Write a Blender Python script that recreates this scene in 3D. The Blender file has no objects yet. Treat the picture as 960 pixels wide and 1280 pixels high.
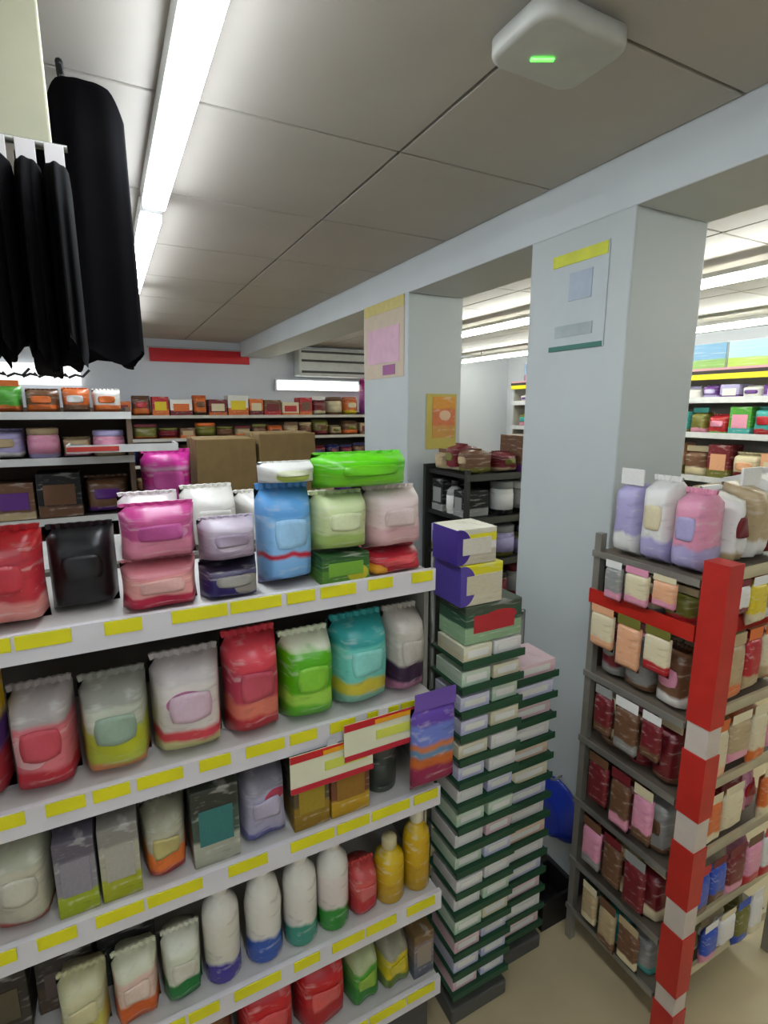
import bpy, bmesh, math, random
from mathutils import Vector

# ------------------------------------------------------------------ camera, light, exposure
SC = bpy.context.scene
COL = SC.collection
F_PX, CX, CY, HC = 665.0, 480.0, 640.0, 1.75       # focal length in px, image centre, camera height
PITCH = math.atan(128 / F_PX)
YAW = math.atan(350 / math.hypot(F_PX, 128))
cam_data = bpy.data.cameras.new('camera')
cam_data.sensor_fit = 'VERTICAL'; cam_data.sensor_height = 36.0
cam_data.lens = 36.0 * F_PX / 1280.0
cam_data.clip_start = 0.02
cam = bpy.data.objects.new('camera', cam_data); COL.objects.link(cam)
cam.location = (0, 0, HC); cam.rotation_euler = (math.pi / 2 - PITCH, 0, -YAW)
SC.camera = cam

world = bpy.data.worlds.new('world'); SC.world = world; world.use_nodes = True
world.node_tree.nodes['Background'].inputs[0].default_value = (0.8, 0.85, 0.9, 1)
world.node_tree.nodes['Background'].inputs[1].default_value = 0.3
SC.view_settings.view_transform = 'Standard'; SC.view_settings.look = 'None'
SC.view_settings.gamma = 1.0; SC.view_settings.use_curve_mapping = False
SC.view_settings.exposure = 0.72
TUBE = 20.0                                            # emission of the fluorescent fixtures

# a pixel gives a direction; the plane it lies on gives the distance
FW = Vector((math.sin(YAW) * math.cos(PITCH), math.cos(YAW) * math.cos(PITCH), -math.sin(PITCH)))
RT = Vector((math.cos(YAW), -math.sin(YAW), 0)); UP = RT.cross(FW)
def ray(x, y): return FW * F_PX + RT * (x - CX) + UP * (CY - y)
def on_x(x, y, X): r = ray(x, y); r = r * (X / r.x); r.z += HC; return r
def on_y(x, y, Y): r = ray(x, y); r = r * (Y / r.y); r.z += HC; return r
def on_z(x, y, Z): r = ray(x, y); r = r * ((Z - HC) / r.z); r.z += HC; return r

# ------------------------------------------------------------------ materials
def lin(c):
    if isinstance(c, str): c = [int(c[i:i + 2], 16) for i in (0, 2, 4)]
    out = []
    for v in c:
        v = v / 255.0
        out.append(v / 12.92 if v <= 0.04045 else ((v + 0.055) / 1.055) ** 2.4)
    return (*out, 1.0)

MC = {}
def mat(c, rough=0.5, metal=0.0, noise=0.06, scale=18.0, name=None):
    key = (str(c), rough, metal, noise, scale)
    if key in MC: return MC[key]
    m = bpy.data.materials.new(name or 'plain'); m.use_nodes = True
    nt = m.node_tree; b = nt.nodes['Principled BSDF']
    b.inputs['Roughness'].default_value = rough; b.inputs['Metallic'].default_value = metal
    L = lin(c)
    if noise:
        tc = nt.nodes.new('ShaderNodeTexCoord'); n = nt.nodes.new('ShaderNodeTexNoise')
        n.inputs['Scale'].default_value = scale; n.inputs['Detail'].default_value = 4
        nt.links.new(tc.outputs['Object'], n.inputs['Vector'])
        r = nt.nodes.new('ShaderNodeValToRGB')
        r.color_ramp.elements[0].position = 0.3; r.color_ramp.elements[1].position = 0.7
        r.color_ramp.elements[0].color = tuple(v * (1 - noise) for v in L[:3]) + (1,)
        r.color_ramp.elements[1].color = tuple(min(1, v * (1 + noise)) for v in L[:3]) + (1,)
        nt.links.new(n.outputs['Fac'], r.inputs['Fac']); nt.links.new(r.outputs['Color'], b.inputs['Base Color'])
    else:
        b.inputs['Base Color'].default_value = L
    MC[key] = m
    return m

def emit(c, s):
    key = ('emit', str(c), s)
    if key in MC: return MC[key]
    m = bpy.data.materials.new('lit'); m.use_nodes = True
    b = m.node_tree.nodes['Principled BSDF']
    b.inputs['Base Color'].default_value = (0.8, 0.8, 0.8, 1)
    b.inputs['Emission Color'].default_value = lin(c); b.inputs['Emission Strength'].default_value = s
    MC[key] = m
    return m

def printed(bands, blob=None, rough=0.38, wob=0.06):
    """printed wrapping: colour bands from bottom to top with a wavy border, and one printed patch"""
    key = ('print', str(bands), str(blob), rough)
    if key in MC: return MC[key]
    m = bpy.data.materials.new('printed_wrap'); m.use_nodes = True
    nt = m.node_tree; b = nt.nodes['Principled BSDF']; b.inputs['Roughness'].default_value = rough
    N = nt.nodes.new; Lk = nt.links.new
    tc = N('ShaderNodeTexCoord'); sep = N('ShaderNodeSeparateXYZ'); Lk(tc.outputs['Generated'], sep.inputs[0])
    nz = N('ShaderNodeTexNoise'); nz.inputs['Scale'].default_value = 2.6; nz.inputs['Detail'].default_value = 1.5
    Lk(tc.outputs['Generated'], nz.inputs['Vector'])
    a = N('ShaderNodeMath'); a.operation = 'MULTIPLY_ADD'
    Lk(nz.outputs['Fac'], a.inputs[0]); a.inputs[1].default_value = wob * 2; Lk(sep.outputs['Z'], a.inputs[2])
    s = N('ShaderNodeMath'); s.operation = 'SUBTRACT'; Lk(a.outputs[0], s.inputs[0]); s.inputs[1].default_value = wob
    rp = N('ShaderNodeValToRGB'); rp.color_ramp.interpolation = 'LINEAR'
    stops = [(0.0, bands[0][1])]
    for (p, c), (_, pc_) in zip(bands[1:], bands):
        stops += [(max(0.001, p - .025), pc_), (min(.999, p + .025), c)]
    el = rp.color_ramp.elements
    el[0].position = 0.0; el[0].color = lin(stops[0][1]); el[1].position = .9995; el[1].color = lin(stops[-1][1])
    for p, c in stops[1:]:
        e = el.new(p); e.color = lin(c)
    Lk(s.outputs[0], rp.inputs['Fac'])
    out = rp.outputs['Color']
    # fine print: faint lines of small lettering-like streaks
    mpn = N('ShaderNodeMapping'); mpn.inputs['Scale'].default_value = (2.2, 2.2, 13.0)
    Lk(tc.outputs['Generated'], mpn.inputs['Vector'])
    w = N('ShaderNodeTexNoise'); w.inputs['Scale'].default_value = 1.0; w.inputs['Detail'].default_value = 3
    Lk(mpn.outputs[0], w.inputs['Vector'])
    dark = max(max(lin(c)[:3]) for _, c in bands) < .03
    for lo_, hi_, amt, cc in ((.56, .68, .3, '1c1a1c' if dark else 'dcd8d0'), (.42, .30, .22, '241c20')):
        mp = N('ShaderNodeMapRange'); mp.inputs['From Min'].default_value = lo_; mp.inputs['From Max'].default_value = hi_
        mp.inputs['To Min'].default_value = 0.0; mp.inputs['To Max'].default_value = amt
        Lk(w.outputs['Fac'], mp.inputs['Value'])
        mx0 = N('ShaderNodeMix'); mx0.data_type = 'RGBA'; Lk(mp.outputs[0], mx0.inputs['Factor'])
        Lk(out, mx0.inputs['A']); mx0.inputs['B'].default_value = lin(cc); out = mx0.outputs['Result']
    if blob:
        cx_, cz_, rx_, rz_, bc = blob
        def axis(o, c, r):
            q = N('ShaderNodeMath'); q.operation = 'SUBTRACT'; Lk(o, q.inputs[0]); q.inputs[1].default_value = c
            d = N('ShaderNodeMath'); d.operation = 'DIVIDE'; Lk(q.outputs[0], d.inputs[0]); d.inputs[1].default_value = r
            e = N('ShaderNodeMath'); e.operation = 'POWER'; Lk(d.outputs[0], e.inputs[0]); e.inputs[1].default_value = 2
            return e.outputs[0]
        ad = N('ShaderNodeMath'); Lk(axis(sep.outputs['X'], cx_, rx_), ad.inputs[0]); Lk(axis(sep.outputs['Z'], cz_, rz_), ad.inputs[1])
        lt = N('ShaderNodeMath'); lt.operation = 'LESS_THAN'; Lk(ad.outputs[0], lt.inputs[0]); lt.inputs[1].default_value = 1
        mx = N('ShaderNodeMix'); mx.data_type = 'RGBA'; Lk(lt.outputs[0], mx.inputs['Factor'])
        Lk(out, mx.inputs['A']); mx.inputs['B'].default_value = lin(bc); out = mx.outputs['Result']
    Lk(out, b.inputs['Base Color'])
    MC[key] = m
    return m

# ------------------------------------------------------------------ object helpers
def link(name, me, m=None, parent=None, loc=None, scale=None, rot=None):
    o = bpy.data.objects.new(name, me); COL.objects.link(o)
    if m is not None:
        if me.materials:
            if me.materials[0] != m:
                o.material_slots[0].link = 'OBJECT'; o.material_slots[0].material = m
        else: me.materials.append(m)
    if parent: o.parent = parent
    if loc is not None: o.location = loc
    if scale is not None: o.scale = scale
    if rot is not None: o.rotation_euler = rot
    return o

def tag(o, label, cat=None, group=None, kind=None):
    o['label'] = label
    if cat: o['category'] = cat
    if group: o['group'] = group
    if kind: o['kind'] = kind
    return o

def thing(name, label, cat, loc, group=None, rz=0.0):
    o = bpy.data.objects.new(name, None); COL.objects.link(o)
    o.empty_display_size = 0.02
    o.location = loc; o.rotation_euler = (0, 0, rz)
    return tag(o, label, cat, group)

def mesh(bm, name, smooth=False):
    me = bpy.data.meshes.new(name); bm.normal_update(); bm.to_mesh(me); bm.free()
    if smooth:
        for p in me.polygons: p.use_smooth = True
    return me

def bx(bm, x0, x1, y0, y1, z0, z1, bev=0.0):
    vs = [bm.verts.new((x, y, z)) for x in (x0, x1) for y in (y0, y1) for z in (z0, z1)]
    fs = []
    for q in ((0, 1, 3, 2), (4, 6, 7, 5), (0, 4, 5, 1), (2, 3, 7, 6), (0, 2, 6, 4), (1, 5, 7, 3)):
        fs.append(bm.faces.new([vs[i] for i in q]))
    if bev:
        es = list({e for f in fs for e in f.edges})
        bmesh.ops.bevel(bm, geom=es, offset=bev, segments=2, profile=0.5, affect='EDGES')

def box(name, x0, x1, y0, y1, z0, z1, m, parent=None, bev=0.0):
    bm = bmesh.new(); bx(bm, x0, x1, y0, y1, z0, z1, bev)
    return link(name, mesh(bm, name), m, parent)

def lathe_mesh(prof, seg=20, name='lathe'):
    bm = bmesh.new(); rings = []
    for r, z in prof:
        rings.append([bm.verts.new((r * math.cos(2 * math.pi * k / seg), r * math.sin(2 * math.pi * k / seg), z)) for k in range(seg)])
    for a, b in zip(rings, rings[1:]):
        for k in range(seg):
            bm.faces.new((a[k], a[(k + 1) % seg], b[(k + 1) % seg], b[k]))
    bm.faces.new(rings[0][::-1]); bm.faces.new(rings[-1])
    return mesh(bm, name, True)

def tube_mesh(pts, r, seg=8, name='tube'):
    bm = bmesh.new(); rings = []
    pts = [Vector(p) for p in pts]
    for i, p in enumerate(pts):
        d = (pts[min(i + 1, len(pts) - 1)] - pts[max(i - 1, 0)]).normalized()
        u = d.orthogonal().normalized() if i == 0 else (u - d * u.dot(d)).normalized()
        v = d.cross(u)
        rings.append([bm.verts.new(p + (u * math.cos(2 * math.pi * k / seg) + v * math.sin(2 * math.pi * k / seg)) * r) for k in range(seg)])
    for a, b in zip(rings, rings[1:]):
        for k in range(seg): bm.faces.new((a[k], a[(k + 1) % seg], b[(k + 1) % seg], b[k]))
    bm.faces.new(rings[0][::-1]); bm.faces.new(rings[-1])
    return mesh(bm, name, True)

# ------------------------------------------------------------------ unit meshes for goods (x -.5..5, y 0..1 depth, z 0..1)
def pillow_pt(u, v, side, seed=0, flat=0.0):
    """front (side=-1) or back surface of a filled bag; u, v in 0..1"""
    eu = 1 - abs(2 * u - 1) ** 5.0; ev = 1 - abs(2 * v - 1) ** (6 + 2 * flat)
    t = 0.5 * max(0.0, eu * ev) ** 0.36
    wob = 0.05 * math.sin(7 * u + 3 * v + seed) * math.sin(5 * v + 2 * seed) * eu * ev
    wx = 1 - 0.02 * math.sin(math.pi * v) * (1 + math.sin(3 * v + seed))
    return ((u - 0.5) * wx, 0.5 + side * (t + wob), v)

def pillow_mesh(seed, n=9, name='pack_body'):
    bm = bmesh.new(); g = {}
    for side in (-1, 1):
        for i in range(n + 1):
            for j in range(n + 1):
                if side == 1 and (i in (0, n) or j in (0, n)): g[side, i, j] = g[-1, i, j]
                else:
                    x, y, z = pillow_pt(i / n, j / n, side, seed)
                    g[side, i, j] = bm.verts.new((x, y, z))
    for i in range(n):
        for j in range(n):
            bm.faces.new((g[-1, i, j], g[-1, i + 1, j], g[-1, i + 1, j + 1], g[-1, i, j + 1]))
            bm.faces.new((g[1, i, j], g[1, i, j + 1], g[1, i + 1, j + 1], g[1, i + 1, j]))
    return mesh(bm, name, True)

def patch_mesh(seed, u0, u1, v0, v1, n=6, name='label_patch'):
    bm = bmesh.new(); g = {}
    for i in range(n + 1):
        for j in range(n + 1):
            u = u0 + (u1 - u0) * i / n; v = v0 + (v1 - v0) * j / n
            # round the corners of the patch
            a, b = 2 * i / n - 1, 2 * j / n - 1
            u += -(u1 - u0) * 0.5 * a * 0.12 * b * b; v += -(v1 - v0) * 0.5 * b * 0.12 * a * a
            x, y, z = pillow_pt(u, v, -1, seed)
            g[i, j] = bm.verts.new((x, y - 0.025, z))
    for i in range(n):
        for j in range(n): bm.faces.new((g[i, j], g[i + 1, j], g[i + 1, j + 1], g[i, j + 1]))
    r = bmesh.ops.extrude_face_region(bm, geom=list(bm.faces))
    bmesh.ops.translate(bm, verts=[e for e in r['geom'] if isinstance(e, bmesh.types.BMVert)], vec=(0, 0.022, 0))
    return mesh(bm, name, True)

def seal_mesh(n=14, name='seal'):
    bm = bmesh.new(); rows = []
    for k in range(2):
        for z in (0.0, 1.0):
            rows.append([bm.verts.new(((i / n - 0.5) * (0.94 + 0.04 * z), 0.5 + (k - .5) * 0.05 + 0.02 * (1 if i % 2 else -1), z)) for i in range(n + 1)])
    for a, b in ((0, 1), (1, 3), (3, 2), (2, 0)):
        for i in range(n): bm.faces.new((rows[a][i], rows[a][i + 1], rows[b][i + 1], rows[b][i]))
    return mesh(bm, name)

PILLOW = [pillow_mesh(s) for s in (0.3, 1.7, 3.1)]
PATCH = [patch_mesh(s, 0.2, 0.8, 0.42, 0.72) for s in (0.3, 1.7, 3.1)]
SEAL = seal_mesh()
def _carton():
    bm = bmesh.new(); bx(bm, -.5, .5, 0, 1, 0, 1, 0.02); return mesh(bm, 'carton_body')
CARTON = _carton()
def _panel():
    bm = bmesh.new(); bx(bm, -.36, .36, -0.012, 0.004, .28, .74, 0.004); return mesh(bm, 'carton_panel')
PANEL = _panel()
def _tape():
    bm = bmesh.new(); bx(bm, -.5, .5, .44, .56, .996, 1.006); bx(bm, -.504, -.498, .44, .56, .78, 1.0); bx(bm, .498, .504, .44, .56, .78, 1.0)
    return mesh(bm, 'tape')
TAPE = _tape()
def _shift(me):
    for v in me.vertices: v.co.y += 0.5
    return me
BOTTLE = [_shift(lathe_mesh([(.44, 0), (.5, .02), (.5, .62), (.46, .70), (.26, .79), (.2, .81), (.2, .84)], 22, 'bottle_body')),
          _shift(lathe_mesh([(.40, 0), (.5, .03), (.47, .3), (.5, .55), (.38, .74), (.18, .82), (.18, .86)], 22, 'bottle_body'))]
CAP = [_shift(lathe_mesh([(.24, .83), (.25, .84), (.25, .97), (.2, 1.0)], 18, 'cap')),
       _shift(lathe_mesh([(.22, .85), (.24, .86), (.16, .95), (.12, 1.0)], 18, 'cap'))]
BLAB = [_shift(lathe_mesh([(.49, .14), (.515, .14), (.515, .55), (.49, .55)], 22, 'bottle_label')),
        _shift(lathe_mesh([(.46, .18), (.512, .18), (.50, .30), (.512, .5), (.46, .5)], 22, 'bottle_label'))]
JAR = _shift(lathe_mesh([(.42, 0), (.5, .04), (.5, .72), (.44, .8)], 22, 'jar_body'))
LID = _shift(lathe_mesh([(.48, .78), (.5, .80), (.5, .97), (.46, 1.0)], 22, 'lid'))
JLAB = _shift(lathe_mesh([(.49, .16), (.515, .16), (.515, .62), (.49, .62)], 22, 'jar_label'))
def _header():
    bm = bmesh.new(); bx(bm, -.46, .46, .46, .54, 0, 1, 0.01); return mesh(bm, 'header_card')
HEADER = _header()

def goods(kind, label, cat, x, y, z, w, d, h, bands, blob=None, accent='e8e4dc', group=None, rz=0.0, var=None, patch=True):
    """one product standing at (x, y, z): x centre, y front, z base"""
    var = (int(abs(x) * 131 + abs(z) * 57)) % 3 if var is None else var
    name = {'pack': 'soft_pack', 'bottle': 'bottle', 'carton': 'carton_box', 'jar': 'jar', 'pouch': 'hang_pouch'}[kind]
    t = thing(name, label, cat, (x, y, z + .0008), group, rz)
    S = (w, d, h)
    if kind == 'pack':
        link('body', PILLOW[var], printed(bands, blob), t, (0, 0, 0), (w, d, h * .95))
        link('seal', SEAL, mat(bands[-1][1], .4), t, (0, 0, h * .94), (w, d, h * .06))
        if patch: link('label_patch', PATCH[var], mat(accent, .4), t, (0, 0, 0), (w, d, h * .95))
    elif kind == 'pouch':
        link('body', PILLOW[var], printed(bands, blob), t, (0, 0, 0), (w, d, h * .84))
        link('header_card', HEADER, mat(accent, .5), t, (0, 0, h * .82), (w, d * .5, h * .18))
    elif kind == 'carton':
        link('body', CARTON, printed(bands, blob, .55, .03), t, (0, 0, 0), S)
        if patch: link('label_panel', PANEL, mat(accent, .5), t, (0, 0, 0), S)
    elif kind == 'bottle':
        v = var % 2
        link('body', BOTTLE[v], printed(bands, blob, .25), t, (0, 0, 0), S)
        link('cap', CAP[v], mat(accent, .35), t, (0, 0, 0), S)
        if patch: link('label', BLAB[v], mat(bands[0][1], .4), t, (0, 0, 0), S)
    elif kind == 'jar':
        link('body', JAR, printed(bands, blob, .3), t, (0, 0, 0), S)
        link('lid', LID, mat(accent, .4), t, (0, 0, 0), S)
        if patch: link('label', JLAB, mat(bands[-1][1], .4), t, (0, 0, 0), S)
    return t

ORD = ['first', 'second', 'third', 'fourth', 'fifth', 'sixth', 'seventh', 'eighth', 'ninth', 'tenth', 'eleventh', 'twelfth',
       'thirteenth', 'fourteenth', 'fifteenth', 'sixteenth', 'seventeenth', 'eighteenth', 'nineteenth', 'twentieth',
       'twenty-first', 'twenty-second', 'twenty-third', 'twenty-fourth', 'twenty-fifth', 'twenty-sixth']
KN = {'pack': 'soft pack', 'bottle': 'bottle', 'carton': 'carton', 'jar': 'jar', 'pouch': 'pouch'}
KC = {'pack': 'pack', 'bottle': 'bottle', 'carton': 'box', 'jar': 'jar', 'pouch': 'pouch'}
HEX = {'red': 'b02028', 'dark red': '6e1620', 'pink': 'd890a8', 'magenta': 'c02878', 'orange': 'd06828', 'yellow': 'd8c020', 'green': '4a9a30',
       'dark green': '1e4a34', 'teal': '3a9a94', 'blue': '2c4fb0', 'navy': '1c1c58', 'lilac': 'a8a0c8', 'purple': '5a2a78', 'white': 'dcdad4',
       'cream': 'd4c8a4', 'beige': 'b09a74', 'grey': '8c8c88', 'black': '100e10', 'brown': '6a4830', 'olive': '6c6a28', 'peach': 'dca47c', 'light blue': '78aed8'}

def row(rng, along, a0, a1, fixed, z, hmin, hmax, wmin, wmax, depth, palette, kinds, where, group, rz=0.0, start='left'):
    """goods side by side on one shelf, from a0 to a1 along x or y; every one a thing of its own"""
    spots = []; a = a0; step = 1 if a1 > a0 else -1
    while True:
        w = rng.uniform(wmin, wmax)
        if abs(a1 - a) < w: break
        spots.append((a + step * w / 2, w)); a += step * (w + .006)
    prev = None
    for i, (c, w) in enumerate(spots):
        k = rng.choice(kinds); h = rng.uniform(hmin, hmax)
        cn = rng.choice([p for p in palette if p != prev]); ac = rng.choice([p for p in palette if p != cn]); lo = rng.choice([p for p in palette if p != cn])
        prev = cn
        dd = min(depth, w) if k in ('bottle', 'jar') else depth
        lab = f"{cn} {KN[k]}, {ac} marking, {ORD[i]} from {start}, {where}"
        b = [(0, HEX[lo]), (rng.uniform(.18, .4), HEX[cn]), (.93, HEX[cn])]
        p = (c, fixed, z) if along == 'x' else (fixed, c, z)
        goods(k, lab, KC[k], p[0], p[1], p[2], w * .97, dd, h, b, None, HEX[ac], group, rz)

# ------------------------------------------------------------------ the room
CEIL = HC + 0.70
BX0, BX1 = 1.353, 1.675                 # the beam and its columns
def structure(o, label, cat): return tag(o, label, cat, kind='structure')
XL, XR, YB, YF = -2.4, 5.05, -2.4, 6.0
structure(box('floor', XL, XR, YB, YF, -.08, 0, mat('bcac88', .4, noise=.10, scale=3.0)), 'beige grey vinyl floor of the narrow shop aisles', 'floor')
white = mat('d4d8de', .6, noise=.03, scale=3)
structure(box('wall_left', XL - .1, XL, YB, YF, 0, CEIL + .1, white), 'plain white wall on the left of the shop', 'wall')
structure(box('wall_right', XR, XR + .1, YB, YF, 0, CEIL + .1, white), 'white wall behind the right hall shelves', 'wall')
structure(box('wall_far', XL, XR, YF, YF + .1, 0, CEIL + .1, white), 'white far wall with a red sign band', 'wall')
structure(box('wall_back', XL, XR, YB - .1, YB, 0, CEIL + .1, white), 'white wall behind the photographer', 'wall')
ceil = structure(box('ceiling', XL, XR, YB, YF, CEIL + .012, CEIL + .1, mat('35322e', .9)), 'grey tiled suspended ceiling with dark joints', 'ceiling')
bm = bmesh.new(); bx(bm, 0, .592, 0, .592, 0, .014, .003); TILE = mesh(bm, 'ceiling_tile')
tile_m = mat('b0aaa0', .55, noise=.05, scale=2.2)
def tiles(xlist, wlist):
    for x0, w in zip(xlist, wlist):
        y = .235 - .6 * 4
        while y < YF - .1:
            hh = min(.6, YF - y)
            link('ceiling_tile', TILE, tile_m, ceil, (x0 + .004, y + .004, CEIL), ((w - .008) / .592, (hh - .008) / .592, 1))
            y += .6
tiles([.79] + [.19 - .6 * k for k in range(5)], [BX0 - .79] + [.6] * 4 + [.6 - .01])
tiles([BX1 + .6 * k for k in range(6)], [.6] * 5 + [XR - BX1 - 3.0])
beam_m = mat('c6cbcb', .55, noise=.03, scale=3)
col_m = mat('bac0be', .5, noise=.03, scale=3)
BZ = HC + 0.555
structure(box('trim_1', BX0, BX1, YB, YF, BZ, CEIL + .012, beam_m, bev=.004), 'long pale grey ceiling beam running over the columns', 'beam')
C1 = (1.10, 1.512); C2 = (2.36, 2.87)
for n, (c, lb) in enumerate(((C1, 'pale grey square column with a notice, nearest the camera'), (C2, 'pale grey column with pink decoration, behind the nearer one'))):
    structure(box('trim_%d' % (n + 2), BX0, BX1, c[0], c[1], 0, BZ + .002, col_m, bev=.006), lb, 'column')
structure(box('baseboard_column', BX0 - .008, BX1 + .008, C1[0] - .008, C1[1] + .008, 0, .09, mat('2c2a28', .5)), 'dark skirting around the foot of the nearer column', 'skirting')

# ------------------------------------------------------------------ lights
def fixture(label, x, y0, y1, ztop, w, drop=0.0, group=None, strength=TUBE, rowkind='panel'):
    t = thing('ceiling_light', label, 'ceiling light', (x, (y0 + y1) / 2, ztop), group)
    L = (y1 - y0) / 2
    bm = bmesh.new(); bx(bm, -w * .5 - .002, w * .5 + .002, -L, L, (-.046 if rowkind == 'panel' else -.024) - drop, -drop, .003); link('housing', mesh(bm, 'housing'), mat('d8d8d4', .4), t)
    if rowkind == 'panel':
        bm = bmesh.new(); bx(bm, -w / 2, w / 2, -L + .025, L - .025, -.066 - drop, -.0465 - drop, .006); link('diffuser', mesh(bm, 'diffuser'), emit('eef6ff', strength), t)
    else:
        me = tube_mesh([(0, -L + .03, -.05 - drop), (0, L - .03, -.05 - drop)], .014, 10)
        link('tube', me, emit('fbfff6', strength), t)
        for s in (-1, 1):
            bm = bmesh.new(); bx(bm, -.018, .018, s * (L - .015) - .014, s * (L - .015) + .014, -.072 - drop, -.0305 - drop, .003); link('lamp_holder', mesh(bm, 'holder'), mat('c8c8c4', .4), t)
    if drop:
        for s in (-.7, .7):
            link('hanger_rod', tube_mesh([(0, s * L, -drop - .005), (0, s * L, 0)], .004, 6), mat('303030', .4, .5), t)
    return t
LX = .200
for i, (a, b, d) in enumerate(((-2.1, -.78, 'behind the camera position'), (-.70, .62, 'directly above the camera'), (.70, 2.03, 'nearest and longest in view'), (2.10, 3.46, 'second in view, beyond the gap'), (3.53, 4.86, 'farthest of the row over the main aisle'))):
    fixture('bright white ceiling light strip, ' + d, LX, a, b, CEIL - .001, .068, group='light strips over the main aisle')
for i, (a, b, d) in enumerate(((-2.0, -.6, 'behind the camera on the left'), (1.0, 2.4, 'over the left end of the gondolas'), (3.2, 4.6, 'in the far left corner'))):
    fixture('white light strip ' + d, -1.5, a, b, CEIL - .001, .085, group='light strips over the left aisle')
for i, (a, b, d) in enumerate(((-1.0, .4, 'beside the camera'), (.9, 2.2, 'right of the nearer column'), (2.7, 4.5, 'seen between the two columns'))):
    fixture('thin hanging tube light ' + d + ', nearer row', 2.68, a, b, CEIL - .001, .05, .05, 'tube lights of the right hall, nearer row', 30, 'tube')
    fixture('thin hanging tube light ' + d + ', farther row', 4.15, a + .4, b + 1.35, CEIL - .001, .05, .05, 'tube lights of the right hall, farther row', 30, 'tube')

# ------------------------------------------------------------------ front gondola
GX0, GX1 = -.72, .652
metal = mat('c9c8ca', .4, noise=.03)
rail_m = mat('cfcccf', .35, noise=.03); tagy = mat('d6cf12', .45, noise=.05); deck_m = mat('c2bfba', .45)
g = thing('shelf_gondola', 'white five-tier shop gondola with yellow price labels along every shelf', 'shelf unit', ((GX0 + GX1) / 2, 1.4, 0))
GO = Vector(g.location)
def gpart(name, x0, x1, y0, y1, z0, z1, m, parent=None, bev=0.0):
    return box(name, x0 - GO.x, x1 - GO.x, y0 - GO.y, y1 - GO.y, z0, z1, m, parent or g, bev)
# (front y, height of the rail's lower edge)
SH = [(1.00, HC - .414), (.985, HC - .720), (.96, HC - .955), (.945, HC - 1.245), (.94, HC - 1.505)]
gpart('back_panel', GX0, GX1, 1.385, 1.415, .06, SH[0][1] + .05, mat('5a544c', .6))
for x in (GX0, GX1 - .03): gpart('upright', x, x + .03, 1.37, 1.43, 0, SH[0][1] + .06, mat('8a8884', .4, .3))
gpart('plinth', GX0, GX1, 1.0, 1.76, 0, SH[4][1], mat('4a4844', .6))
gpart('end_panel', GX1 + .001, GX1 + .013, 1.05, 1.74, .02, SH[0][1] + .02, mat('7d7c74', .6))
rng = random.Random(5)
shelf_top = []
for i, (fy, z) in enumerate(SH):
    zt = z + .04
    s = gpart('shelf', GX0, GX1, fy + .012, 1.384, zt - .022, zt, deck_m)
    shelf_top.append(zt)
    def sub(name, x0, x1, y0, y1, z0, z1, m): return box(name, x0 - GO.x, x1 - GO.x, y0 - GO.y, y1 - GO.y, z0, z1, m, s)
    sub('price_rail', GX0, GX1, fy, fy + .0118, z, z + .052, rail_m)
    x = GX0 + rng.uniform(.02, .08)
    while x < GX1 - .06:
        w = rng.choice((.06, .08, .10)); w = min(w, GX1 - .01 - x)
        sub('price_label', x, x + w, fy - .003, fy - .0005, z + .026, z + .050, tagy)
        x += w + rng.choice((.006, .012, .03, .05))
gpart('shelf', GX0, GX1, 1.416, 1.78, shelf_top[0] - .022, shelf_top[0], deck_m)

def put(shelf, kind, px0, px1, pytop, desc, bands, blob=None, accent='e8e4dc', back=.03, depth=.10, cat=None, patch=True, pybase=None, zlift=0.0, var=None):
    """a product on the front gondola: left, right and top in photo pixels on the plane of its front"""
    fy = SH[shelf][0] + back
    zb = shelf_top[shelf] + zlift
    mid = (px0 + px1) / 2
    top = on_y(mid, pytop, fy).z
    if shelf: top = min(top, SH[shelf - 1][1] - .006)
    # the pixel row at half height
    r = ray(mid, pytop); lo, hi = pytop, 1500
    for _ in range(30):
        m_ = (lo + hi) / 2
        if on_y(mid, m_, fy).z > (zb + top) / 2: lo = m_
        else: hi = m_
    xa, xb = on_y(px0, lo, fy).x, on_y(px1, lo, fy).x
    xb = min(xb, GX1 - .003)
    w = xb - xa
    if kind in ('bottle', 'jar'): depth = w
    goods(kind, desc, cat or KC[kind], (xa + xb) / 2, fy, zb, w, depth, top - zb, bands, blob, accent, 'goods on the front gondola', 0, var, patch)
    return top - shelf_top[shelf] + .002

T = 'on the top shelf'
put(0, 'pack', -70, 54, 668, 'red soft pack with salmon base, leftmost on the top shelf', [(0, 'd0857c'), (.32, 'b02a34'), (.8, 'a01018')], None, 'b8303c', .04, .14)
put(0, 'pack', 57, 147, 660, 'plain black soft pack beside the red one on the top shelf', [(0, '0c0a0c'), (.5, '080708')], None, '0e0c0e', .09, .12)
hl = put(0, 'pack', 152, 252, 706, 'low salmon and red pack underneath the magenta pack', [(0, 'b01c3c'), (.35, 'd8948c'), (.75, 'c87880')], None, 'd4a49c', .03, .13)
put(0, 'pack', 150, 250, 634, 'tall magenta soft pack on the top shelf right of the black pack', [(0, 'c87890'), (.45, 'b4487e'), (.8, 'b83c80')], (.55, .55, .3, .14, 'b88098'), 'b24c8c', .03, .13, zlift=hl)
hl = put(0, 'pack', 255, 330, 706, 'low navy blue pack with a grey patch under the lavender pack', [(0, '241a5c'), (.6, '3c3458'), (.85, '20182c')], (.72, .45, .24, .3, '8c8478'), '8c8880', .03, .13)
put(0, 'pack', 253, 327, 652, 'tall lavender grey soft pack beside the light blue pack', [(0, '8c7c90'), (.3, 'a898a8'), (.7, 'b4a8b4')], (.5, .5, .3, .2, 'c0b4c4'), 'a090a4', .03, .13, zlift=hl)
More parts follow.
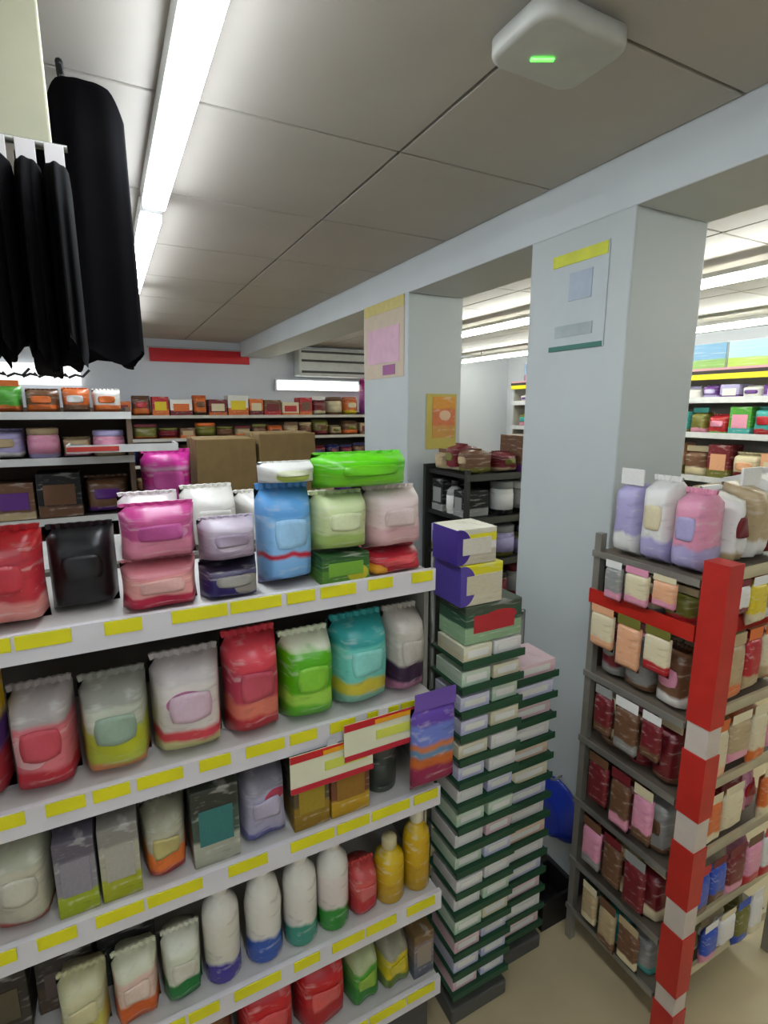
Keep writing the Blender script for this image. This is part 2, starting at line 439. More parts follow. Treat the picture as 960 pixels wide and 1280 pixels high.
h_blue = put(0, 'pack', 330, 398, 608, 'tall light blue soft pack with a thin red stripe and navy foot', [(0, '2a2c88'), (.1, '7cb0dc'), (.33, 'c02038'), (.36, '86b8e0'), (.72, '5a9cd4')], None, '98c4e4', .05, .14)
hl = put(0, 'carton', 402, 462, 694, 'low dark green carton with yellow patch under the pale green pack', [(0, '4c7c20'), (.5, '2c5c1c'), (.85, '1e4a1c')], (.75, .3, .22, .3, 'b8b020'), '6c9c2c', .03, .13)
h_pale = put(0, 'pack', 399, 466, 618, 'tall pale green soft pack right of the light blue pack', [(0, '98b060'), (.35, 'bcc890'), (.7, 'c0cc98')], None, 'c8d0a4', .03, .13, zlift=hl)
hl = put(0, 'pack', 463, 533, 690, 'low red pack at the right end under the pale pink pack', [(0, 'a82430'), (.3, 'c8343c'), (.8, 'a01828')], (.1, .25, .2, .3, 'd09020'), 'd04c50', .03, .13)
h_pink = put(0, 'pack', 467, 533, 611, 'tall pale pink soft pack at the right end of the top shelf', [(0, 'c8a0a0'), (.4, 'd0b8b4'), (.7, 'd4c0bc')], None, 'd0bcb8', .03, .13, zlift=hl)

put(1, 'pack', -110, 4, 838, 'yellow and violet soft pack at the left frame edge, second shelf', [(0, 'a03038'), (.4, '5c3c80'), (.6, 'd0a818')], None, 'd0a818', .03, .14)
put(1, 'pack', 5, 96, 872, 'red and pink soft pack with grey top on the second shelf', [(0, 'b02030'), (.3, 'c86870'), (.75, '9c9490')], (.3, .5, .3, .16, 'd0a0a0'), 'b84450', .03, .15)
put(1, 'pack', 98, 190, 858, 'grey and yellow-green soft pack with an orange foot, second shelf', [(0, 'd08850'), (.18, 'a8b038'), (.55, 'b4b8a4'), (.8, '8c8c80')], (.55, .42, .34, .14, 'a8ac20'), '889c88', .03, .15)
put(1, 'pack', 192, 284, 828, 'white soft pack with pink marking between yellow-green and rose packs', [(0, 'c4c080'), (.2, 'c83c48'), (.32, 'ccc4bc'), (.8, 'b4aca8')], (.45, .62, .28, .12, 'b0688c'), 'c4a8b4', .03, .15)
put(1, 'pack', 286, 357, 800, 'rose red soft pack beside the bright green one, second shelf', [(0, 'b01c2c'), (.25, 'd0705c'), (.42, 'b03048'), (.72, 'd0404c')], None, 'b84858', .03, .15)
put(1, 'pack', 359, 424, 800, 'bright green soft pack with cream top edge on the second shelf', [(0, '5cae20'), (.25, '9ccc48'), (.4, '52a800'), (.9, 'd8dcc0')], None, '7cbc30', .03, .15)
put(1, 'pack', 426, 492, 778, 'teal and aqua soft pack with a yellow foot on the second shelf', [(0, '80b8a0'), (.2, 'c8b838'), (.36, '6cc4b4'), (.75, '2c9490')], None, '84ccc0', .03, .15)
put(1, 'pack', 494, 553, 766, 'grey cream soft pack with dark purple foot at the second shelf end', [(0, 'b0708c'), (.2, '301c38'), (.42, 'b4aca0'), (.8, 'b8b0a4')], None, 'b4aea4', .03, .15)

put(2, 'pack', -120, -22, 1090, 'cream grey soft pack at the left frame edge, third shelf', [(0, 'a04030'), (.2, 'a8a48c'), (.8, '98947c')], None, 'b0ac98', .03, .15)
put(2, 'pack', -20, 66, 1066, 'cream grey soft pack with a red foot on the third shelf', [(0, 'b03c28'), (.16, 'b4ae98'), (.8, 'a0a088')], None, 'b8b4a0', .03, .15)
put(2, 'carton', 68, 122, 1050, 'dark lavender grey carton on the third shelf', [(0, '94a020'), (.3, '807a80'), (.75, '58525c')], None, '847e86', .03, .13)
put(2, 'carton', 124, 176, 1032, 'grey carton with olive green foot on the third shelf', [(0, '9ca01c'), (.32, 'a4a08c'), (.75, '807c74')], None, 'a09c90', .03, .13)
put(2, 'pack', 178, 238, 1020, 'cream soft pack with orange and red foot on the third shelf', [(0, 'b02c20'), (.22, 'd8702c'), (.5, 'a8a48c'), (.8, '98947c')], None, 'b0a468', .03, .15)
put(2, 'carton', 240, 300, 985, 'dark carton with a teal panel on the third shelf', [(0, 'a0a08c'), (.35, '3c4c40'), (.7, '2a2e24')], None, '2c6c68', .03, .13)
put(2, 'pack', 302, 364, 972, 'lilac grey soft pack with red mark, left of the price cards', [(0, '5c5c9c'), (.22, 'a09cb0'), (.8, '7c7880')], (.7, .72, .24, .08, 'b03850'), 'aca4b8', .03, .15)
put(2, 'carton', 367, 412, 960, 'brown carton half hidden by the lower price card', [(0, '8c6c18'), (.4, '54482c'), (.8, '3c3428')], None, '98801c', .03, .13)
put(2, 'carton', 414, 462, 945, 'orange brown carton under the gap between the price cards', [(0, 'b89018'), (.3, '6c3c20'), (.7, '3c3428')], None, '8c641c', .03, .13)
put(2, 'jar', 464, 502, 935, 'dark grey jar behind the upper price card', [(0, '3c4438'), (.5, '34382e')], None, '4a4c44', .05, .1)
va = on_y(519, 925, .935); vb = on_y(574, 915, .935); vt = on_y(546, 866, .935).z; vl = on_y(546, 985, .935).z
goods('pouch', 'violet blue pouch with orange and crimson foot hanging at the shelf end', 'pouch', (va.x + vb.x) / 2, .935, vl, vb.x - va.x, .045, vt - vl, [(0, '8c1848'), (.3, 'c06024'), (.42, '5880a0'), (.5, 'c8702c'), (.56, '6878c0'), (.8, '5c3c98')], None, '6a4ca0', 'goods on the front gondola')

put(3, 'carton', -60, 40, 1225, 'dark brown carton at the left of the fourth shelf', [(0, '3c3424'), (.5, '302820')], None, '584c34', .12, .13)
put(3, 'carton', 44, 120, 1192, 'brown carton behind cream packs on the fourth shelf', [(0, '4c3c2c'), (.5, '38302a')], None, '584840', .14, .13)
put(3, 'carton', 122, 196, 1160, 'dark grey green carton on the fourth shelf', [(0, '3c4438'), (.5, '30302c')], None, '3c4a40', .14, .13)
put(3, 'pack', 70, 138, 1232, 'low cream and yellow pack at the fourth shelf front', [(0, 'b4ac50'), (.5, 'b8b48c')], None, 'c4bc90', .03, .09)
put(3, 'pack', 140, 202, 1205, 'low cream and pink pack with an orange foot, fourth shelf', [(0, 'c85c20'), (.4, 'd0b0a0'), (.8, 'c4c4a8')], None, 'd4bcac', .03, .09)
put(3, 'pack', 204, 256, 1178, 'low cream pack with dark green foot on the fourth shelf', [(0, '187030'), (.4, 'c4c8b0'), (.85, 'ccccb8')], None, 'c8c4b4', .03, .09)
put(3, 'bottle', 256, 304, 1100, 'white bottle with violet foot, leftmost of the white bottles', [(0, '3c2c90'), (.25, 'ccc8b8'), (.7, 'd0ccc0')], None, 'd4d0c4', .03, patch=False, var=0)
put(3, 'bottle', 310, 358, 1072, 'white bottle with blue foot among the fourth shelf bottles', [(0, '3458a8'), (.3, 'd0ccc0'), (.7, 'd4d0c4')], None, 'd8d4c8', .03, patch=False, var=1)
put(3, 'bottle', 360, 402, 1050, 'white bottle with teal green foot beside the blue-footed bottle', [(0, '3c9078'), (.28, 'd4cfc4'), (.7, 'd4d0c4')], None, 'd8d4c8', .03, patch=False, var=0)
put(3, 'bottle', 403, 442, 1040, 'white bottle with bright green foot beside the red pack', [(0, '2c8c28'), (.3, 'd4c8c0'), (.7, 'd4d0c4')], None, 'd8d4c8', .03, patch=False, var=0)
put(3, 'pack', 443, 476, 1090, 'small red pack between white and yellow bottles', [(0, 'b82c34'), (.5, 'c8504c'), (.8, 'b84440')], None, 'c4605c', .03, .09)
put(3, 'bottle', 478, 512, 1058, 'yellow bottle with cream cap beside the small red pack', [(0, 'c09810'), (.4, 'c8a414'), (.8, 'c8a818')], None, 'c8bc90', .03, patch=False, var=0)
put(3, 'bottle', 514, 549, 1018, 'taller yellow bottle with cream cap at the shelf end', [(0, 'b8900c'), (.4, 'c49c0c'), (.8, 'c8a414')], None, 'd0c8b0', .03, patch=False, var=0)

put(4, 'pack', 180, 300, 1262, 'dark orange pack at the left of the lowest shelf', [(0, '8c4c1c'), (.5, '6c3c1c')], None, 'a0602c', .04, .14)
put(4, 'pack', 304, 374, 1240, 'bright red soft pack, left of two on the lowest shelf', [(0, 'a8141c'), (.5, 'c01820')], None, 'd04c4c', .03, .13)
put(4, 'pack', 376, 438, 1212, 'bright red soft pack, right of two on the lowest shelf', [(0, 'a8141c'), (.5, 'b8141c')], None, 'd05450', .03, .13)
put(4, 'pack', 440, 478, 1200, 'green soft pack beside the red packs on the lowest shelf', [(0, '2c7c2c'), (.5, '4c9c30'), (.8, 'a8b080')], None, '90b440', .03, .13)
put(4, 'pack', 480, 516, 1185, 'yellow soft pack beside the green one on the lowest shelf', [(0, '60782c'), (.35, 'c8b418'), (.8, '88846c')], None, 'c8b828', .03, .13)
put(4, 'carton', 518, 552, 1165, 'grey brown carton at the end of the lowest shelf', [(0, '5c6068'), (.4, '786a6c'), (.8, '6c5430')], None, '8c8070', .03, .12)

rl = random.Random(17)
for k, (x_, hh_, nm) in enumerate(((-.36, .24, 'top'), (-.46, .19, 'second'), (-.50, .17, 'third'), (-.42, .2, 'fourth'), (-.08, .17, 'lowest'))):
    row(rl, 'x', x_, GX0 + .01, SH[k][0] + .04, shelf_top[k], hh_ * .8, hh_, .09, .13, .14, ['red', 'white', 'pink', 'green', 'orange', 'grey'], ['pack'], f'left part of gondola\'s {nm} shelf', 'goods on the left part of the front gondola', 0, 'right')

# price cards clipped to the second rail
def price_card(label, px0, px1, py, yfront):
    a = on_y(px0, py, yfront); b = on_y(px1, py - (px1 - px0) * .28, yfront)
    w = b.x - a.x; h = .088
    t = thing('price_card', label, 'price sign', ((a.x + b.x) / 2, yfront, a.z - h), 'red-edged price cards')
    def q(name, x0, x1, z0, z1, y0, m): return box(name, x0, x1, y0, y0 + .002, z0, z1, m, t)
    q('card', -w / 2, w / 2, 0, h, 0, mat('d6d6b8', .5, noise=.04))
    q('header_band', -w / 2, w / 2, h * .82, h, -.0022, mat('b81420', .5))
    q('footer_band', -w / 2, w / 2, 0, h * .14, -.0022, mat('b81830', .5))
    q('price_strip', -w / 2 + w * .38, w / 2 - w * .02, h * .84, h * .95, -.0044, mat('e09a10', .5))
    q('print_mark', -w * .1, w * .42, h * .38, h * .62, -.0022, mat('c8cc50', .5))
    q('clip', -.012, .012, h * .96, h * 1.16, .0022, mat('c0c0c0', .4))
price_card('red-edged cream price card hanging lower, nearer the lilac pack', 362, 466, 948, SH[1][0] - .012)
price_card('red-edged cream price card, upper one toward the shelf end', 430, 526, 908, SH[1][0] - .02)

# back side of the gondola: white packs and what lies on them
for i, (a, b, py, bd, ds) in enumerate(((150, 232, 624, 'd0c4c4', 'white soft pack with pink tint behind the magenta pack'), (234, 305, 614, 'd8d4cc', 'white soft pack in the back row above the lavender pack'),
        (307, 372, 620, 'd6d2ca', 'white soft pack in the back row behind the light blue pack'), (374, 455, 622, 'd4d4c4', 'white soft pack in the back row behind the pale green pack'),
        (457, 532, 636, 'd2ccc6', 'white soft pack in the back row behind the pale pink pack'))):
    fy = 1.44
    if i == 4: break
    A = on_y(a, py + 40, fy); B = on_y(b, py + 40, fy); tz = on_y((a + b) / 2, py, fy).z; B.x = min(B.x, GX1 - .04)
    goods('pack', ds, 'pack', (A.x + B.x) / 2, fy, shelf_top[0], B.x - A.x, .30, tz - shelf_top[0], [(0, bd), (.5, bd)], None, 'dcd8d0', 'white packs in the back row')
p0 = on_y(404, 600, 1.03); p1 = on_y(520, 600, 1.03); gz = shelf_top[0] + max(h_pale, h_pink)
goods('pack', 'bright lime green flat pack lying on the pale green and pink packs', 'pack', (p0.x + p1.x) / 2, 1.03, gz, p1.x - p0.x, .15, on_y(450, 568, 1.03).z - gz, [(0, '66b418'), (.5, '58c000')], None, '62bc10')
p0 = on_y(332, 600, 1.05); p1 = on_y(401, 600, 1.05); gz = shelf_top[0] + h_blue
goods('pack', 'crumpled white pack with lime print lying on the light blue pack', 'pack', (p0.x + p1.x) / 2, 1.05, gz, p1.x - p0.x, .13, on_y(366, 580, 1.05).z - gz, [(0, 'c8ccc0'), (.5, 'd4d4cc')], (.5, .4, .3, .3, 'a8b850'), 'ccd0b0')

# ------------------------------------------------------------------ tray racks at the gondola end
def tray_rack(label, x0, x1, y0, y1, ztop, n, pitch, z0, split, palette, gname, seed):
    rg = random.Random(seed)
    t = thing('tray_rack', label, 'rack', ((x0 + x1) / 2, (y0 + y1) / 2, 0)); W = (x1 - x0) / 2; D = (y1 - y0) / 2
    post = mat('6e6e66', .4, .3); green = mat('1c4a30', .5, noise=.1)
    for sx in (-1, 1):
        link('post', tube_mesh([(sx * (W - .008), D - .008, 0), (sx * (W - .008), D - .008, ztop)], .007), post, t)
    link('top_bar', tube_mesh([(-W + .01, D - .008, ztop - .01), (W - .01, D - .008, ztop - .01)], .006), post, t)
    bm = bmesh.new(); bx(bm, -W, W, -D, D, .0, .05, .006); link('base', mesh(bm, 'base'), mat('4c4c46', .5), t)
    for k in range(n):
        z = z0 + k * pitch
        bm = bmesh.new(); bx(bm, -W, W, -D, D - .016, 0, .006); bx(bm, -W, W, -D - .004, -D, -.008, .012)
        link('tray', mesh(bm, 'tray'), green, t, (0, 0, z))
        for s in range(split):
            cn = rg.choice(palette); w = (x1 - x0) / split
            lab = f"{cn} flat carton on {ORD[k]} tray from the floor, {'left side of ' if s == 0 and split > 1 else 'right side of ' if split > 1 else ''}the {gname}"
            goods('carton', lab, 'box', x0 + w * (s + .5), y0 + .003 + rg.uniform(0, .012), z + .0065, w * rg.uniform(.84, .94), D * 2 - .04, pitch * rg.uniform(.52, .62),
                  [(0, {'white': 'd4d2cc', 'pink': 'd8b4b8', 'cream': 'd4cca8', 'lilac': 'c0c0d8', 'mint': 'b4ccb0', 'peach': 'd8b498'}[cn]), (.5, {'white': 'd8d6d0', 'pink': 'dcc0c2', 'cream': 'd8d4b8', 'lilac': 'ccccdc', 'mint': 'c4d4bc', 'peach': 'dcc4a8'}[cn])],
                  None, 'dcdcd4', 'flat cartons in the tray racks')
tray_rack('narrow tray rack with green trays of flat cartons beside the gondola', .736, .936, 1.0, 1.16, HC - .37, 16, .068, .10, 2, ['white', 'pink', 'cream', 'lilac', 'mint', 'white'], 'narrow rack', 3)
tray_rack('lower set-back tray rack with green trays nearer the column', .955, 1.13, 1.06, 1.22, HC - .62, 14, .068, .10, 1, ['white', 'pink', 'cream', 'lilac', 'peach'], 'set-back rack', 8)
# larger packs at the rack's top
ztr = .10 + 15 * .068 + .068
goods('carton', 'dark green carton with red patch on top of narrow rack', 'box', .84, 1.01, ztr - .02, .18, .12, .10, [(0, '88a880'), (.45, '2c5038'), (.8, '3c4a38')], (.6, .62, .3, .18, 'b8242c'), 'b02830', None)
goods('carton', 'cream carton with violet side and yellow label above green carton', 'box', .80, 1.015, ztr + .081, .13, .12, .105, [(0, 'c8c0a4'), (.3, 'c4bca8'), (.75, 'd0c81c')], (.06, .5, .3, .5, '4c3c90'), 'c4bca0', None)
goods('carton', 'cream carton with yellow top label at the very top of narrow rack', 'box', .785, 1.02, ztr + .187, .12, .11, .09, [(0, 'b4ac98'), (.4, 'd2d0d0'), (.6, 'd2ca14'), (.85, 'c8c4b0')], (.06, .5, .3, .5, '38207c'), 'c8c4b4', None)

# ------------------------------------------------------------------ blue basin and things at the foot of the column
bp = on_x(684, 1016, BX0 - .06)
t = thing('plastic_basin', 'blue plastic basin hanging on the nearer column', 'basin', (BX0 - .004, bp.y, bp.z))
bas = lathe_mesh([(.06, 0), (.075, 0), (.10, .055), (.115, .058), (.115, .064), (.098, .062), (.072, .008), (.0, .008)][::1], 28)
link('bowl', bas, mat('1c349c', .3), t, (-.068, 0, 0), (1, 1, 1), (0, math.radians(90), 0))
link('hook', tube_mesh([(.006, 0, .13), (-.03, 0, .125), (-.045, 0, .13), (-.05, 0, .145)], .004), mat('b0b0b0', .3, .8), t)
t = thing('storage_crate', 'small black crate on the floor at the column foot', 'crate', (1.25, 1.165, 0))
for nm, b6 in (('crate_bottom', (-.08, .08, -.07, .07, 0, .012)), ('crate_side', (-.08, -.07, -.07, .07, .012, .11)), ('crate_side', (.07, .08, -.07, .07, .012, .11)), ('crate_side', (-.07, .07, -.07, -.06, .012, .11)), ('crate_side', (-.07, .07, .06, .07, .012, .11))):
    box(nm, *b6, mat('141212', .5), t)

# ------------------------------------------------------------------ right display stand with the striped corner post
RX0, RX1, RY0, RY1 = 1.235, 1.80, .70, 1.055
RZ = [.13, .31, .53, .75, .97, 1.205, 1.345]
t = thing('display_stand', 'crowded display stand with red and white striped corner post', 'display stand', ((RX0 + RX1) / 2, (RY0 + RY1) / 2, 0))
RO = Vector(t.location)
def rp(name, x0, x1, y0, y1, z0, z1, m, parent=t, bev=0.0): return box(name, x0 - RO.x, x1 - RO.x, y0 - RO.y, y1 - RO.y, z0, z1, m, parent, bev)
wire = mat('8e8a80', .4, .4); woodish = mat('6c6254', .6)
for x, y in ((RX0 + .012, RY1 - .012), (RX1 - .012, RY1 - .012), (RX1 - .012, RY0 + .012)):
    rp('post', x - .011, x + .011, y - .011, y + .011, 0, 1.40, wire)
pc = rp('striped_post', RX0 - .006, RX0 + .044, RY0 - .03, RY0 + .025, 0, 1.40, mat('c4b8ac', .5))
for pa, pb in (((1175, 1245)), (1070, 1140), (955, 1032), (715, 918), (1268, 1330)):
    xm = lambda py: 895 - (py - 715) * .0885
    za = on_y(xm(pa), pa, RY0 - .03).z; zb_ = on_y(xm(pb), pb, RY0 - .03).z
    if pa == 715: za = 1.40
    zb_ = max(zb_, .0); 
    if za - zb_ > .02: rp('red_band', RX0 - .009, RX0 + .047, RY0 - .033, RY0 + .028, zb_, za + .001, mat('b4241c', .45, noise=.08), pc)
for i, z in enumerate(RZ):
    m = woodish
    s = rp('shelf', RX0 + .002, RX1 - .002, RY0 + .032, RY1 - .002, z - .012, z, m)
    lipm = mat('b82418', .45) if i == 5 else wire
    rp('side_lip', RX0 - .006, RX0 + .001, RY0 + .034, RY1, z - .014, z + (.028 if i == 5 else .004), lipm, s)
    rp('front_lip', RX0 + .06, RX1, RY0 + .022, RY0 + .031, z - .014, z + (.028 if i == 5 else .014), lipm if i == 5 else mat('c8bc98', .5), s)
rp('back_panel', RX0 + .03, RX1 - .03, RY1 - .0015, RY1 + .008, .05, 1.33, mat('4a3c34', .7))
rg = random.Random(21)
SN = ['bottom', 'second lowest', 'third lowest', 'middle', 'third highest', 'red-lipped', 'top']
pals = [['teal', 'dark green', 'beige', 'grey'], ['beige', 'dark red', 'brown', 'cream'], ['brown', 'dark red', 'grey', 'pink'], ['pink', 'dark red', 'cream', 'olive', 'brown'],
        ['dark red', 'grey', 'pink', 'white', 'brown'], ['red', 'peach', 'olive', 'grey', 'cream'], ['white', 'pink', 'lilac', 'cream']]
palf = [['white', 'green', 'cream', 'olive'], ['blue', 'cream', 'pink', 'white'], ['red', 'dark red', 'pink', 'brown'], ['peach', 'beige', 'cream', 'orange'],
        ['pink', 'orange', 'peach', 'red', 'cream'], ['cream', 'beige', 'orange', 'yellow'], ['white', 'cream', 'dark red', 'beige']]
for i, z in enumerate(RZ):
    hmax = (RZ[i + 1] - z - .02) if i < 6 else .26
    hmin = hmax * .78
    row(rg, 'y', RY0 + .055, RY1 - .03, RX0 + .012, z, hmin, hmax, .07, .10, .11, pals[i], ['pouch', 'pack', 'pack'] if i < 6 else ['pack', 'pouch'],
        f'{SN[i]} aisle-side stand shelf', 'goods on the aisle side of the stand', -math.pi / 2, 'post')
    row(rg, 'x', RX0 + .13, RX1 - .03, RY0 + .05, z, hmin, hmax, .08, .12, .19, palf[i], ['pouch', 'pack', 'carton'],
        f'{SN[i]} front-side stand shelf', 'goods on the front of the stand')

for i in range(1, 7):
    z = RZ[i] - .004
    y = RY0 + .075; k = 0
    while y < RY1 - .08:
        w = rg.uniform(.055, .085); h = rg.uniform(.6, .92) * min(.2, RZ[i] - RZ[i - 1]); cn = rg.choice(pals[i] + pals[i - 1]); ac = rg.choice(pals[i])
        if rg.random() < .93:
            goods('pouch', f"{cn} pouch hanging from {SN[i]} aisle-side stand shelf, {ORD[k]} from post", 'pouch', RX0 - .034, y + w / 2, z - h, w, .026, h, [(0, HEX[ac]), (.3, HEX[cn]), (.93, HEX[cn])], None, HEX[rg.choice(pals[i])], 'pouches hanging on the aisle side of the stand', -math.pi / 2)
            k += 1
        y += w + .008
    x = RX0 + .075; k = 0
    while x < RX1 - .13:
        w = rg.uniform(.06, .095); h = rg.uniform(.6, .92) * min(.2, RZ[i] - RZ[i - 1]); cn = rg.choice(palf[i] + palf[i - 1]); ac = rg.choice(palf[i])
        if rg.random() < .93:
            goods('pouch', f"{cn} pouch hanging from {SN[i]} front-side stand shelf, {ORD[k]} from post", 'pouch', x + w / 2, RY0 - .008, z - h, w, .026, h, [(0, HEX[ac]), (.3, HEX[cn]), (.93, HEX[cn])], None, HEX[rg.choice(palf[i])], 'pouches hanging on the front of the stand')
            k += 1
        x += w + .008

# ------------------------------------------------------------------ generic shelf unit
def shelf_unit(label, x0, x1, y0, y1, levels, top, m_deck, m_frame, lip=None, along='x', back=True, liph=.03, open_ends=False):
    t = thing('shelf_unit', label, 'shelf unit', ((x0 + x1) / 2, (y0 + y1) / 2, 0)); o = Vector(t.location)
    def P(name, a, b, c, d, e, f, m, par=t): return box(name, a - o.x, b - o.x, c - o.y, d - o.y, e, f, m, par)
    if along == 'x':
        if open_ends:
            for px_ in (x0, x1 - .02):
                for py_ in (y0 + .006, y1 - .02): P('post', px_, px_ + .02, py_, py_ + .02, 0, top, m_frame)
        else:
            P('side_panel', x0, x0 + .02, y0 + .03, y1, 0, top, m_frame); P('side_panel', x1 - .02, x1, y0 + .03, y1, 0, top, m_frame)
        if back: P('back_panel', x0 + .02, x1 - .02, y1 - .015, y1, 0, top, m_frame)
        for z in levels:
            s = P('shelf', x0 + .0205, x1 - .0205, y0 + .006, y1 - .016, z - .018, z, m_deck)
            P('shelf_lip', x0, x1, y0, y0 + .0055, z - .024, z + liph - .024, lip or m_deck, s)
    else:
        P('side_panel', x0 + .03, x1, y0, y0 + .02, 0, top, m_frame); P('side_panel', x0 + .03, x1, y1 - .02, y1, 0, top, m_frame)
        if back: P('back_panel', x1 - .015, x1, y0 + .02, y1 - .02, 0, top, m_frame)
        for z in levels:
            s = P('shelf', x0 + .006, x1 - .016, y0 + .0205, y1 - .0205, z - .018, z, m_deck)
            P('shelf_lip', x0, x0 + .0055, y0, y1, z - .024, z + liph - .024, lip or m_deck, s)
    return t

# second gondola row: tall unit at left, low unit with cartons on top
dk = mat('3c3834', .55); brownm = mat('5e4a38', .6); whitem = mat('c8c8c4', .45)
U2Y = 2.55
shelf_unit('tall dark shelf unit at the left behind the front gondola', -.95, .10, U2Y, U2Y + .4, [.3, .65, 1.0, 1.30, 1.55, 1.735], 1.76, mat('57514a', .5), brownm, whitem)
rg = random.Random(4)
row(rg, 'x', .07, -.75, U2Y + .05, 1.735, .09, .15, .10, .16, .16, ['orange', 'green', 'orange', 'brown', 'white'], ['pack', 'pouch'], 'tall unit\'s uppermost shelf', 'goods on the tall left unit', 0, 'right')
row(rg, 'x', .07, -.75, U2Y + .05, 1.55, .08, .14, .10, .16, .16, ['white', 'beige', 'lilac', 'pink', 'grey'], ['pack', 'jar', 'carton'], 'tall unit\'s second shelf', 'goods on the tall left unit', 0, 'right')
row(rg, 'x', .07, -.75, U2Y + .05, 1.30, .14, .22, .12, .18, .16, ['black', 'brown', 'purple', 'brown', 'beige'], ['pack', 'carton'], 'tall unit\'s third shelf', 'goods on the tall left unit', 0, 'right')
row(rg, 'x', .07, -.75, U2Y + .05, 1.0, .16, .24, .12, .18, .16, ['brown', 'cream', 'dark red', 'grey'], ['carton'], 'tall unit\'s fourth shelf', 'goods on the tall left unit', 0, 'right')
shelf_unit('low shelf unit behind the front gondola carrying brown cardboard boxes', .115, 1.20, U2Y, U2Y + .4, [.3, .62, .95, 1.27], 1.27, mat('57514a', .5), dk, whitem)
goods('pack', 'bright pink soft pack on the low unit left of cardboard boxes', 'pack', .235, U2Y + .03, 1.27, .22, .2, .30, [(0, 'b8b0b8'), (.25, 'c04c98'), (.5, 'c01880'), (.72, 'd8a0c0'), (.78, 'd4349c')], None, 'd858a8')
for x, w, h, lb in ((.50, .28, .345, 'brown cardboard box, left of the pair on the low unit'), (.80, .29, .365, 'brown cardboard box, right of the pair on the low unit')):
    b = thing('cardboard_box', lb, 'box', (x, U2Y + .04, 1.271), 'cardboard boxes on the low unit')
    link('body', CARTON, mat('7a6238', .75, noise=.10, scale=6), b, (0, 0, 0), (w, .3, h)); link('tape', TAPE, mat('94804e', .4), b, (0, 0, 0), (w, .3, h))
row(rg, 'x', .98, 1.19, U2Y + .05, 1.27, .1, .2, .08, .10, .16, ['beige', 'grey', 'purple'], ['jar', 'pouch'], 'low unit right of the boxes', 'goods on the low unit')
# white tray with red trim sticking out between
t = thing('display_tray', 'white shelf tray with a red front strip on the tall unit', 'tray', (.06, 2.36, 1.585))
tw = .2
for nm, b6, m in (('tray_bottom', (-tw, tw, 0, .19, 0, .008), whitem), ('tray_front', (-tw, tw, -.006, 0, 0, .03), whitem), ('tray_side', (-tw, -tw + .005, 0, .19, .008, .03), whitem), ('tray_side', (tw - .005, tw, 0, .19, .008, .03), whitem), ('red_strip', (-tw, -.02, -.009, -.0065, .006, .024), mat('c03c30', .5))):
    box(nm, *b6, m, t)

# far wall shelving
FY = 5.55
shelf_unit('long dark wall shelving along the far wall, crowded with goods', -1.6, 3.6, FY, FY + .42, [.35, .65, .95, 1.22, 1.47, 1.69], 1.72, dk, mat('4c4038', .6), mat('b8b4ac', .5))
rg = random.Random(9)
FP = [['orange', 'dark red', 'white', 'yellow', 'brown', 'cream', 'red'], ['brown', 'dark red', 'orange', 'olive', 'beige'], ['purple', 'navy', 'brown', 'dark red'], ['beige', 'brown', 'grey']]
for z, h0, h1, p, nm in ((1.69, .12, .21, FP[0], 'top'), (1.47, .10, .18, FP[1], 'second'), (1.22, .12, .19, FP[2], 'third'), (.95, .14, .22, FP[3], 'fourth')):
    row(rg, 'x', .05, 2.6 if nm == 'top' else 3.5, FY + .04, z, h0, h1, .14, .22, .2, p, ['pack', 'carton', 'jar', 'pouch'], f'far wall\'s {nm} shelf', 'goods on the far wall shelving')
goods('pack', 'large magenta and violet pack hanging high beside the farther column', 'pack', 2.75, FY + .03, 1.69, .26, .2, .40, [(0, 'a050a8'), (.45, 'b4589c'), (.65, 'b8107c')], None, 'b4389c')

# sign, light, air conditioner on the far wall
def wallpoint(px, py): return on_y(px, py, YF)
a = wallpoint(186, 437); b = wallpoint(311, 456)
t = thing('wall_sign', 'plain red sign board high on the white far wall', 'sign', ((a.x + b.x) / 2, YF, b.z))
W = (b.x - a.x) / 2
box('board', -W, W, -.03, -.001, 0, .13, mat('c80c1c', .45), t); box('frame_strip', -W - .02, W + .02, -.035, -.001, .1305, .145, mat('b4b4b4', .4), t)
a = wallpoint(366, 437); b = wallpoint(470, 474)
t = thing('air_conditioner', 'white wall air conditioner with dark louvres on far wall', 'air conditioner', ((a.x + b.x) / 2, YF, b.z))
W = (b.x - a.x) / 2; Hh = a.z - b.z
box('body', -W, W, -.2, -.001, 0, Hh, mat('c4c6c2', .4), t, .015)
for zf in (.12, .52, .84): box('louvre', -W + .03, W - .03, -.208, -.201, Hh * zf, Hh * (zf + .08), mat('34342e', .5), t)
a = wallpoint(345, 480); b = wallpoint(445, 492)
t = thing('wall_light', 'bright white wall light panel under the air conditioner', 'wall light', ((a.x + b.x) / 2, YF, b.z + .02))
W = (b.x - a.x) / 2
box('housing', -W - .02, W + .02, -.05, -.001, 0, .12, mat('d0d0d0', .4), t); box('diffuser', -W, W, -.06, -.0505, .01, .11, emit('f4fff8', 2.2), t)
# white sign with dark strokes at the far left
a = wallpoint(-30, 452); b = wallpoint(102, 482)
t = thing('wall_sign', 'white lit sign with dark curved strokes behind black garments', 'sign', ((a.x + b.x) / 2, YF, b.z))
W = (b.x - a.x) / 2; Hh = a.z - b.z
box('panel', -W, W, -.05, -.001, 0, Hh, emit('f6f6f4', .9), t)
rg = random.Random(2)
for k in range(6):
    x = -W + .1 + k * (2 * W - .2) / 5
    link('stroke', tube_mesh([(x, -.055, Hh * .35), (x + .06, -.055, Hh * .5), (x + .12, -.055, Hh * .42), (x + .18 * (1 if k % 2 else .5), -.055, Hh * (.75 if k % 2 else .55))], .012, 6), mat('2a2c2e', .5), t)

